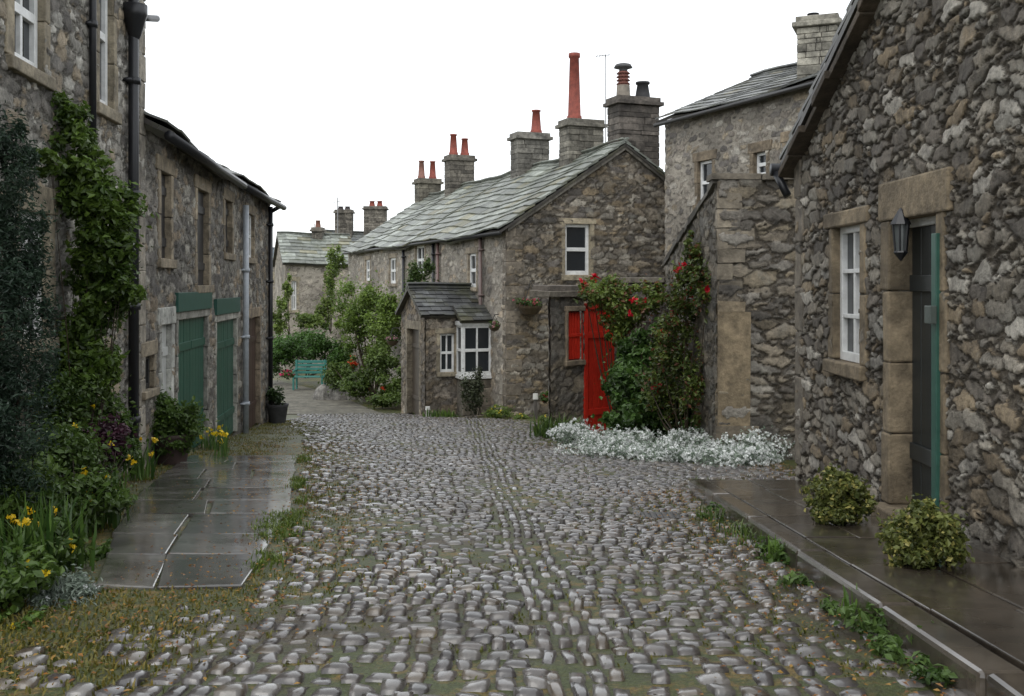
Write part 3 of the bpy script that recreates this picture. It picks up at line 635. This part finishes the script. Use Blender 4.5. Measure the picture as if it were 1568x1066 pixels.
while s_<3.5:
    l=min(random.uniform(.3,.5),3.5-s_); P=[]
    for up in (0,.07):
        for (t,nn) in ((s_,.05),(s_+l-.01,.05),(s_+l-.01,-.35),(s_,-.35)): P.append(S.P(t,1.15-.25*t+up+random.uniform(-.012,.012),nn+random.uniform(-.015,.015)))
    st.box8(P,jit((.13,.12,.10),.3)); s_+=l
st.make('stone_dressings',M_stone,H,.012)
roof(H,(2.55,11.6,1.12),(2.55,15.1,.25),(2.2,0,.3),.4,.25,.03,(.13,.125,.11),ridge=False)
Hg=empty('garden_wall',(1.8,15.5,-2.4)); W=Wf((2.32,15),(1.535,16.4),(-1,-.5)); masonry(Hg,W,-2.8,.02,(),.045,.04,(.3,.14),61,((.16,.14,.12),(.12,.11,.10),(.2,.17,.13)),M_mid,'wall_leaf')
st=MB(); st.wbox(W,0,W.L,.02,.1,-.3,.06,(.16,.14,.11),.01)
W2=Wf((.573,15.2),(1.113,15.7),(0,-1)); wo=(.36,.70,-1.18,-.42)
masonry(Hg,W2,-2.8,-.2,[wo],.04,.04,(.26,.13),62,((.21,.185,.15),(.15,.135,.115),(.28,.235,.17)),M_mid,'gate_pier')
W5=Wf((.573,15.2),(.66,16.7),(-1,0)); masonry(Hg,W5,-2.8,-.2,(),.06,.035,(.26,.14),63,name='pier_side')
st.wbox(W2,-.1,W2.L+.05,-.2,-.1,-.35,.09,(.17,.15,.12),.01); st.wbox(W2,-.03,W2.L+.02,-.1,-.02,-.35,.03,(.15,.13,.11),.01)
st.wbox(W2,.31,.36,-1.2,-.4,-.1,.05,(.25,.2,.14)); st.wbox(W2,.3,.74,-.42,-.34,-.1,.05,(.25,.2,.14)); st.wbox(W2,.3,.74,-1.26,-1.18,-.1,.06,(.25,.2,.14))
st.make('copings',M_stone,Hg,.01)
rg=MB(); RED=(.58,.03,.014)
rg.wbox(W2,wo[0],wo[1],wo[2],wo[3],-.06,-.04,(.30,.02,.012))
for i in range(5): x0=wo[0]+.01+i*.065; rg.wbox(W2,x0,x0+.05,wo[2]+.02,wo[3]-.02,-.04,-.015,RED)
rg.wbox(W2,wo[0],wo[1],-.82,-.77,-.015,.0,RED)
Wd=Wf((1.125,15.72),(1.60,16.1),(-1,-.9)); do=(0.0,Wd.L,-2.42,-.4)
planks(rg,Wd,do,.0,RED,6); rg.wbox(Wd,-.02,.05,-2.42,-.33,-.04,.04,RED); rg.wbox(Wd,Wd.L-.05,Wd.L+.02,-2.42,-.33,-.04,.04,RED); rg.wbox(Wd,-.02,Wd.L+.02,-.4,-.3,-.04,.04,(.35,.025,.012))
rg.make('red_garden_gate',M_paint,None,.004)
# ================================================================ FAR HOUSES
def simple_house(name,x0,y0,x1,y1,dep,zb,zeave,zridge,pal,mat,wins,col=SL,chs=(),hip=False):
    H=empty(name,((x0+x1)/2,(y0+y1)/2,zb)); W=Wf((x0,y0),(x1,y1),(0,-1)); nb=-W.n
    ops=[W.O(*w) for w in wins]; masonry(H,W,zb,zeave,ops,.1,.05,(.4,.2),71,pal,mat,'front_wall')
    st=MB();fr=MB();gl=MB()
    for o in ops: surround(st,W,o,.12,.18,.12,(.32,.28,.2)); window(fr,gl,W,o,.1,2,2,.07)
    st.make('stone_dressings',M_stone,H);fr.make('window_frames',M_paint,H);gl.make('window_panes',M_glass,H)
    q0=W.p0;q1=W.p0+W.d*W.L
    for q,sg in ((q0,-1),(q1,1)):
        w=Wf((q.x,q.y),(q.x+nb.x*dep,q.y+nb.y*dep),(W.d.x*sg,W.d.y*sg)); masonry(H,w,zb,lambda s:zeave+(zridge-zeave)*(1-np.abs(s-dep/2)/(dep/2)),(),.15,.04,(.4,.2),72,pal,mat,'gable_wall')
    k=(zridge-zeave)/(dep/2); R=nb*(dep/2+.2)
    e0=q0+W.n*.2-W.d*.15;e1=q1+W.n*.2+W.d*.15; z=zeave-.2*k+.04
    roof(H,(e0.x,e0.y,z),(e1.x,e1.y,z),(R.x,R.y,(dep/2+.2)*k),.6,.35,.035,col)
    e0=e0+nb*(dep+.4);e1=e1+nb*(dep+.4); roof(H,(e0.x,e0.y,z),(e1.x,e1.y,z),(-R.x,-R.y,(dep/2+.2)*k),.6,.35,.035,col,'rear_roof')
    ch=MB();pp=MB()
    for (cx,cy,w,z0,z1,pots) in chs: chimney(ch,pp,cx,cy,w,.7,z0,z1,0,pots,(.16,.145,.12))
    ch.make('chimney_stacks',M_chim,H,.01);pp.make('chimney_pots',M_terra,H,0,True); return H
PB=((.34,.30,.24),(.27,.24,.20),(.38,.34,.28),(.22,.195,.165))
def X_(px,d): return (px-CX)/F*d
simple_house('far_stone_cottage',X_(437,46),46,X_(545,47),47,5.5,-4.6,.95,2.35,PB,M_pale,[(446,454,430,475),(500,507,425,460)],SL,
   [(X_(487,49),49,.5,1.9,2.55,[(0,.35,.12,(.2,.09,.06),'n')])])
simple_house('background_cottage',X_(500,56),56,X_(650,58),58,6,-5,1.6,3.0,PB,M_mid,[(520,528,400,425)],(.13,.14,.14),
   [(X_(527,59),59,1.0,2.6,4.15,[(-.2,.2,.15,(.06,.05,.05),'n'),(.2,.2,.15,(.06,.05,.05),'n')]),(X_(575,59),59,1.3,2.6,4.35,[(-.2,.32,.15,TER,'n'),(.25,.32,.15,TER,'n')])])
simple_house('distant_house',X_(395,72),72,X_(475,72),73,6,-5,1.6,2.6,PB,M_pale,[(421,432,420,440)],(.10,.13,.16))
an=MB(); an.cyl((X_(481,58),58,1),(X_(481,58),58,3.5),.03,.03,(.2,.2,.2),6);an.cyl((X_(517,58),58,2),(X_(517,58),58,5.0),.03,.03,(.2,.2,.2),6)
an.cyl((X_(510,58),58,4.7),(X_(524,58),58,4.8),.02,.02,(.2,.2,.2),6); an.make('tv_aerial',M_iron)
# ================================================================ BENCH etc
mb=MB(); TQ=(.04,.19,.16); d=34.; x0,x1=X_(449,d),X_(498,d); zb=float(zg(d))
for i in range(4): mb.box((x0+x1)/2,d-.22+.12*i,zb+.44,zb+.47,x1-x0,.1,0,TQ)
for i in range(4): mb.box((x0+x1)/2,d+.26+.015*i,zb+.53+.12*i,zb+.62+.12*i,x1-x0,.03,0,TQ)
for x in (x0+.06,x1-.06):
    mb.box(x,d-.24,zb-.05,zb+.66,.06,.06,0,TQ);mb.box(x,d+.28,zb-.05,zb+1.0,.06,.06,0,TQ);mb.box(x,d+.0,zb+.64,zb+.69,.07,.6,0,TQ);mb.box(x,d,zb+.38,zb+.44,.05,.5,0,TQ)
mb.make('park_bench',M_paint,None,.006)
for px,py,d in ((655,636,23.2),(820,640,21.5)):
    mb=MB(); z=float(zg(d)); X=X_(px,d); mb.cyl((X,d,z-.05),(X,d,z+(.16 if px<700 else .42)),.045,.04,(.10,.09,.08) if px>700 else (.6,.6,.55),10); mb.cyl((X,d,z+(.16 if px<700 else .42)),(X,d,z+(.24 if px<700 else .54)),.06,.055,(.7,.7,.66),10); mb.make('marker_post',M_paint,None)
# ================================================================ PLANTS
DG=((.018,.04,.012),(.06,.11,.025)); MG=((.030,.065,.014),(.115,.185,.035)); LG=((.06,.11,.02),(.20,.27,.055)); BG=((.014,.032,.020),(.055,.09,.055))
foliage('conifer_bush',[Bl(5,330,5.9,52,160,.5),Bl(10,520,5.7,56,170,.5),Bl(0,690,5.5,80,110,.5),Bl(20,230,5.9,26,55,.25),Bl(40,440,5.9,32,90,.3)],26000,.035,BG,aspect=3,seed=2,K=34,sub=.24,base_z=-1.6,stems=10,tight=.95)
vb=[]
for px,py,rx,ry in ((102,165,20,28),(108,200,30,40),(112,240,38,40),(138,270,42,40),(162,310,46,38),(158,350,52,40),(125,300,42,38),(165,390,42,35),(130,430,38,38),(150,470,38,40),(178,440,30,32),(120,520,40,45),(108,570,36,50),(112,630,46,50),(155,560,28,40)):
    vb.append(Bl(px,py,8.0,rx,ry,.26))
for px,py,rx,ry in ((30,240,22,16),(55,262,25,14),(75,245,20,16)): vb.append(Bl(px,py,7.2,rx,ry,.15))
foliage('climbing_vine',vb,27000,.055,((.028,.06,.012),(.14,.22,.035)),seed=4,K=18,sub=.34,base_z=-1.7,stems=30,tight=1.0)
fb=[]
for px,py,d,r in ((30,760,5.6,70),(100,700,6.6,60),(60,850,4.9,55),(150,640,8.2,45),(120,770,6.2,50),(20,900,4.3,60),(175,690,8.6,35),(150,780,6.4,38),(90,610,7.5,45),(0,980,4.0,45),(120,850,5.4,35)):
    fb.append(Bl(px,py,d,r,r*.9,.35))
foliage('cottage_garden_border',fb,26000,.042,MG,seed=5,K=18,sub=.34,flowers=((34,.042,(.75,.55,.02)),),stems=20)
foliage('purple_leaved_shrub',[Bl(160,680,7.4,28,40,.25),Bl(150,740,6.9,20,35,.2)],2200,.045,((.03,.015,.02),(.10,.035,.06)),seed=6,flowers=((18,.04,(.3,.10,.2)),))
foliage('silver_leaved_plant',[Bl(105,915,4.55,48,40,.25),Bl(60,910,4.5,35,35,.2)],6000,.03,((.12,.16,.12),(.32,.37,.31)),aspect=3,seed=7,flowers=((60,.02,(.6,.62,.62)),))
pts=[(X_(p,d),d) for p,d in ((115,6.2),(165,6.6),(70,5),(40,4.9),(165,7.6),(30,5.2),(215,9.3),(95,5.2))]
blades('iris_leaves',pts,.38,40,.07,((.03,.07,.015),(.11,.19,.04)),w=.016,flow=(20,.045,(.75,.52,.02)))
blades('daffodils',[(X_(p,d),d) for p,d in ((318,13.2),(330,13.0),(345,12.8),(325,13.8),(340,13.5),(336,11.6))],.28,14,.05,((.04,.09,.02),(.12,.2,.05)),w=.016,flow=(9,.075,(.78,.58,.02)),seed=9)
mb=MB(); xx,yy=X_(262,11),11; zz=float(zg(11)); mb.lathe(xx,yy,[(.16,zz-.02),(.2,zz+.2),(.24,zz+.3),(.24,zz+.33),(.2,zz+.33),(.18,zz+.2)],(.05,.03,.025)); mb.make('plant_pot',M_terra,None,0,True)
foliage('potted_shrub',[Bl(262,650,11,46,34,.3),Bl(240,625,11,24,22,.2),Bl(285,640,11,28,22,.2),Bl(270,680,10.9,38,18,.2)],6500,.05,MG,seed=8,K=14,sub=.36)
mb=MB(); xx,yy=X_(425,19.4),19.4; zz=float(zg(yy)); mb.lathe(xx,yy,[(.15,zz-.02),(.2,zz+.3),(.22,zz+.36),(.17,zz+.36),(.16,zz+.25)],(.04,.04,.04)); mb.make('plant_pot',M_terra,None,0,True)
foliage('potted_dark_plant',[(xx,yy,zz+.50,.22,.22,.22)],1100,.05,DG,seed=10)
foliage('potted_small_plant',[Bl(285,312,13,9,12,.1)],300,.05,LG,seed=11,stems=2)
foliage('clipped_hedge',[Bl(450,530,37,42,30,1.2),Bl(485,535,36,30,32,1.0),Bl(420,545,37,25,30,1.0),Bl(520,550,36,22,28,1.)],13000,.10,((.03,.075,.012),(.075,.16,.025)),seed=12,K=34,sub=.3,tight=.8)
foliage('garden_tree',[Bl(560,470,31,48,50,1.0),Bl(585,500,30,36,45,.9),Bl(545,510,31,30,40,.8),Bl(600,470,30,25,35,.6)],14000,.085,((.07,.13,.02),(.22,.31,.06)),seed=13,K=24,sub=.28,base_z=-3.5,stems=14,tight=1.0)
foliage('climber_covered_corner',[Bl(505,430,44,12,50,.6),Bl(515,400,44,16,26,.6),Bl(498,480,44,15,30,.5)],4500,.11,LG,seed=14,K=16,sub=.3)
foliage('far_shrubs',[Bl(436,470,42,14,28,.6),Bl(422,495,42,16,22,.6),Bl(470,490,43,28,16,.8),Bl(440,440,42,8,20,.4)],4500,.11,LG,seed=15,sub=.28)
foliage('rockery_shrubs',[Bl(585,555,28.5,26,34,.7),Bl(605,590,27.5,28,28,.6),Bl(560,580,29,30,26,.6),Bl(520,575,30,26,24,.6),Bl(540,595,28.5,34,16,.5),Bl(590,610,26.8,34,16,.4)],12000,.085,((.045,.08,.018),(.15,.22,.045)),seed=16,K=16,sub=.3,flowers=((4,.10,(.5,.04,.01)),))
foliage('red_azalea',[Bl(541,556,28.2,9,12,.25)],300,.07,MG,seed=17,flowers=((14,.10,(.55,.05,.01)),))
foliage('pink_flowers',[Bl(440,574,33,11,6,.25)],240,.08,MG,seed=18,flowers=((18,.08,(.5,.03,.12)),))
mb=MB()
for px,py,r in ((520,585,.35),(508,590,.28),(535,600,.25),(495,578,.3)):
    d=30.; X=X_(px,d); z=float(zg(d)); mb.lathe(X,d,[(r*1.1,z-.1),(r,z+.15),(r*.7,z+.35),(r*.2,z+.45),(.01,z+.46)],jit((.2,.19,.17)),9)
mb.make('rockery_stones',M_stone,None)
foliage('wall_climber',[Bl(640,425,25.6,24,28,.18),Bl(655,405,25.4,12,16,.15),Bl(628,450,25.6,14,18,.15)],2800,.065,((.04,.08,.02),(.11,.17,.04)),seed=19,base_z=-3.2)
foliage('porch_shrub',[Bl(725,600,22.6,22,34,.35),Bl(735,580,22.8,12,22,.2)],3000,.055,((.03,.035,.02),(.07,.085,.04)),seed=20,K=12)
foliage('flower_border_plants',[Bl(765,632,22.0,26,11,.25),Bl(800,640,21.5,18,7,.2),Bl(835,645,20,12,9,.2)],2300,.05,LG,seed=21,flowers=((22,.05,(.7,.55,.04)),))
foliage('small_red_flowers',[Bl(835,608,21,10,8,.15)],250,.06,MG,seed=22,flowers=((7,.055,(.45,.05,.05)),))
foliage('gable_creeper',[Bl(850,447,20.5,30,8,.2)],600,.055,((.03,.05,.015),(.10,.13,.035)),seed=51,K=18,sub=.3,stems=0)
blades('white_daisies',[(X_(660+8*i,22.8-.03*i),22.8-.03*i) for i in range(5)],.2,25,.12,MG,w=.02,seed=23)
def basket(px,py,d,r,seed,fc):
    H=empty('hanging_basket',(X_(px,d),d,(HY-py)/F*d)); X,Y,Z=H.location; mb=MB()
    mb.lathe(X,Y,[(.01,Z-r*.9),(r*.6,Z-r*.7),(r*.95,Z-r*.2),(r,Z),(r*.9,Z)],(.07,.05,.03),12)
    for k in range(3):
        a_=k*2.1; mb.cyl((X+r*math.cos(a_),Y+r*math.sin(a_),Z),(X,Y,Z+r*2),.006,.006,(.03,.03,.03),5)
    mb.cyl((X,Y,Z+r*2),(X+.1,Y+.35,Z+r*2.05),.012,.012,(.03,.03,.03),6)
    mb.make('basket',M_iron,H); foliage('flowers',[(X,Y,Z+r*.25,r*1.15,r*1.1,r*.6)],900,.05,MG,H,flowers=((34,.055,fc),),seed=seed,stems=0)
basket(812,468,22.9,.28,31,(.55,.12,.16)); basket(757,500,22.6,.13,32,(.4,.2,.2)); basket(601,522,24.6,.15,33,(.5,.25,.3))
RD=(.60,.012,.03)
foliage('climbing_rose',[Bl(935,450,14.9,42,32,.35),Bl(970,470,14.8,38,35,.35),Bl(905,445,15.2,22,18,.25),Bl(950,500,14.9,28,34,.3),Bl(1000,455,14.7,30,22,.3)],8500,.06,((.05,.095,.02),(.20,.25,.05),(.16,.07,.03)),seed=24,K=20,sub=.28,flowers=((11,.13,RD),),base_z=-2.4,stems=14,tight=1.0)
foliage('climbing_rose',[Bl(1055,420,12.4,28,36,.3),Bl(1080,445,12.0,26,36,.25),Bl(1045,480,12.6,30,40,.3),Bl(1062,380,12.4,14,22,.2),Bl(1030,530,12.8,32,45,.35),Bl(1020,590,12.9,40,50,.35),Bl(1060,590,12.2,20,60,.2)],9500,.055,((.035,.06,.015),(.14,.18,.035),(.12,.05,.025)),seed=25,K=20,sub=.28,flowers=((11,.12,RD),),base_z=-2.1,stems=14,tight=1.0)
foliage('garden_shrub',[Bl(965,590,14.0,48,62,.5),Bl(1005,620,13.6,52,50,.5),Bl(955,640,13.6,38,34,.4),Bl(985,530,14.2,40,40,.4),Bl(1050,630,13.0,32,40,.4)],12000,.08,((.024,.055,.014),(.09,.17,.035)),seed=26,K=18,sub=.3,flowers=((3,.11,RD),),base_z=-2.3,stems=8)
sb=[]
for i in range(24):
    px=862+i*14.0; d=13.4-2.2*(i/24)+.35*math.sin(i*1.7); X=X_(px,d); sb.append((X,d,float(zg(d))+.12,.26,.36,.19))
for i in range(16):
    px=895+i*17; d=12.1-1.5*(i/16)+.2*math.sin(i*2.7); X=X_(px,d); sb.append((X,d,float(zg(d))+.08,.26,.34,.13))
foliage('snow_in_summer_flowers',sb,24000,.034,((.13,.19,.13),(.36,.42,.34)),aspect=2.5,seed=27,K=7,sub=.42,flowers=((2600,.042,(.80,.82,.80)),),stems=0)
blades('grass_clump',[(X_(850,15.2),15.2),(X_(835,15.6),15.6),(X_(865,14.9),14.9)],.38,90,.08,MG,w=.02,seed=28,lean=.9)
for px,py,d,rx,ry,sd in ((1284,760,6.05,56,46,41),(1415,826,4.78,66,58,42)):
    zz=float(zg(d))+.11
    foliage('variegated_bush',[Bl(px,py,d,rx*.80,ry*.85,.19),Bl(px-rx*.45,py-5,d,rx*.45,ry*.5,.12),Bl(px+rx*.5,py+4,d-.05,rx*.45,ry*.5,.12),Bl(px+5,py-ry*.55,d,rx*.5,ry*.4,.12),Bl(px-10,py+ry*.5,d-.05,rx*.6,ry*.4,.12)],9000,.028,((.04,.06,.012),(.20,.22,.06),(.36,.33,.10)),seed=sd,K=26,sub=.26,base_z=zz,stems=8,aspect=1.5,tight=1.0)
kp=[]
for px,py in ((1090,800),(1105,808),(1120,830),(1140,845),(1160,855),(1135,835)): kp.append((1.40,np.interp(py,[780,860],[7.3,5.7])))
blades('kerb_grass',kp,.11,22,.05,((.035,.07,.015),(.12,.17,.04)),w=.009,seed=43,lean=1.0)
wk=[]
for d in (6.9,5.5,5.35,4.75,4.2,3.95,3.62,3.3): 
    s=random.uniform(.6,1.3); wk.append((1.39+random.uniform(-.06,.04),d,float(zg(d))+.03,.08*s,.10*s,.05*s))
foliage('kerb_weeds',wk,1500,.036,((.035,.075,.015),(.12,.19,.05)),seed=44,K=7,sub=.5,stems=0,tight=1.3)
blades('kerb_fern',[(1.43,5.35),(1.42,4.2),(2.33,4.2),(2.3,3.9)],.14,24,.03,((.04,.09,.015),(.13,.22,.04)),w=.012,seed=45,lean=1.0)
gp=[]
rr=np.random.default_rng(5)
for y in np.arange(4.7,12,.07):
    if math.sin(y*2.3)+math.sin(y*5.1)>.1 or 6<y<7.2: gp.append((np.interp(y,[4.7,7,11.7],[-1.24,-1.5,-2.42])+rr.normal()*.04,y))
for i in range(30):
    y=rr.uniform(6,7.0); gp.append((-1.47-(y-6)*.12+rr.normal()*.06,y))
blades('verge_grass',gp,.06,24,.04,((.05,.09,.015),(.16,.21,.04)),w=.008,seed=46,lean=.9)
gp=[]
for i in range(2600):
    y=rr.uniform(3.4,20); L=np.interp(y,LBy,LBx);R_=np.interp(y,RBy,RBx); x=L+abs(rr.normal())*.35 if rr.random()<.4 else (R_-abs(rr.normal())*.3 if rr.random()<.4 else rr.uniform(L,R_))
    gp.append((x,y))
blades('moss_tufts_between_cobbles',gp,.026,9,.035,((.06,.08,.015),(.17,.16,.04)),w=.008,seed=47,lean=.9)
gp=[(rr.uniform(-3.2,-1.2),rr.uniform(3.2,5.0)) for i in range(700)]+[(rr.uniform(-3.4,-2.1)-.1*(y-5),y) for y in rr.uniform(5,12,300)]+[(rr.uniform(-4.3,-3.2)-.12*(y-14),y) for y in rr.uniform(11.5,20,400)]
blades('rough_grass',gp,.035,12,.07,((.07,.09,.018),(.22,.17,.04)),w=.008,seed=48,lean=1.0)
n=6000; yy=rr.uniform(3,14,n); side=rr.random(n)<.6; L=np.interp(yy,LBy,LBx);R_=np.interp(yy,RBy,RBx)
xx=np.where(side,L+rr.normal(size=n)*.45,R_-np.abs(rr.normal(size=n))*.35); c=np.stack([xx,yy,zg(yy)+.022],-1)
V=petals(c,rr.normal(size=(n,3))*.25+np.array([0,0,1]),rr.uniform(.010,.03,n),rr.uniform(.006,.017,n),rr)
C=np.repeat(np.array([(.28,.13,.03),(.18,.08,.03),(.34,.2,.05)])[rr.integers(0,3,n)],4,0); mk('fallen_leaves',V,np.arange(len(V)).reshape(-1,4),C,M_leaf)
# ================================================================ SKY, SUN, CAMERA
w=bpy.data.worlds.new('World'); scn.world=w; w.use_nodes=True; nt=w.node_tree; bg=nt.nodes['Background']
sk=N(nt,'ShaderNodeTexSky',sky_type='NISHITA'); sk.sun_disc=False; sk.sun_elevation=math.radians(52); sk.sun_rotation=math.radians(200)
hs=N(nt,'ShaderNodeHueSaturation'); hs.inputs['Saturation'].default_value=.25; nt.links.new(sk.outputs[0],hs.inputs['Color']); nt.links.new(hs.outputs[0],bg.inputs['Color']); bg.inputs['Strength'].default_value=.10
b2=N(nt,'ShaderNodeBackground'); b2.inputs['Color'].default_value=(.955,.98,1,1); b2.inputs['Strength'].default_value=1.08
ad=N(nt,'ShaderNodeAddShader'); nt.links.new(bg.outputs[0],ad.inputs[0]); nt.links.new(b2.outputs[0],ad.inputs[1]); nt.links.new(ad.outputs[0],nt.nodes['World Output'].inputs['Surface'])
sl_=bpy.data.lights.new('sun','SUN'); sl_.energy=.7; sl_.angle=math.radians(30); sl_.color=(1,.97,.92); so_=bpy.data.objects.new('sun',sl_); scn.collection.objects.link(so_)
el=math.radians(52); az=math.radians(200); dv=Vector((math.sin(az)*math.cos(el),math.cos(az)*math.cos(el),math.sin(el))); so_.rotation_euler=dv.to_track_quat('Z','Y').to_euler(); so_.location=(0,-5,10)
cam=bpy.data.cameras.new('camera'); co_=bpy.data.objects.new('camera',cam); scn.collection.objects.link(co_); co_.location=(0,0,0); co_.rotation_euler=(math.pi/2,0,0)
cam.sensor_width=36; cam.lens=F/1568*36; cam.shift_y=-98/1568; cam.clip_end=5000; cam.clip_start=.05; scn.camera=co_
scn.view_settings.view_transform='Standard'; scn.view_settings.look='None'; scn.view_settings.exposure=0
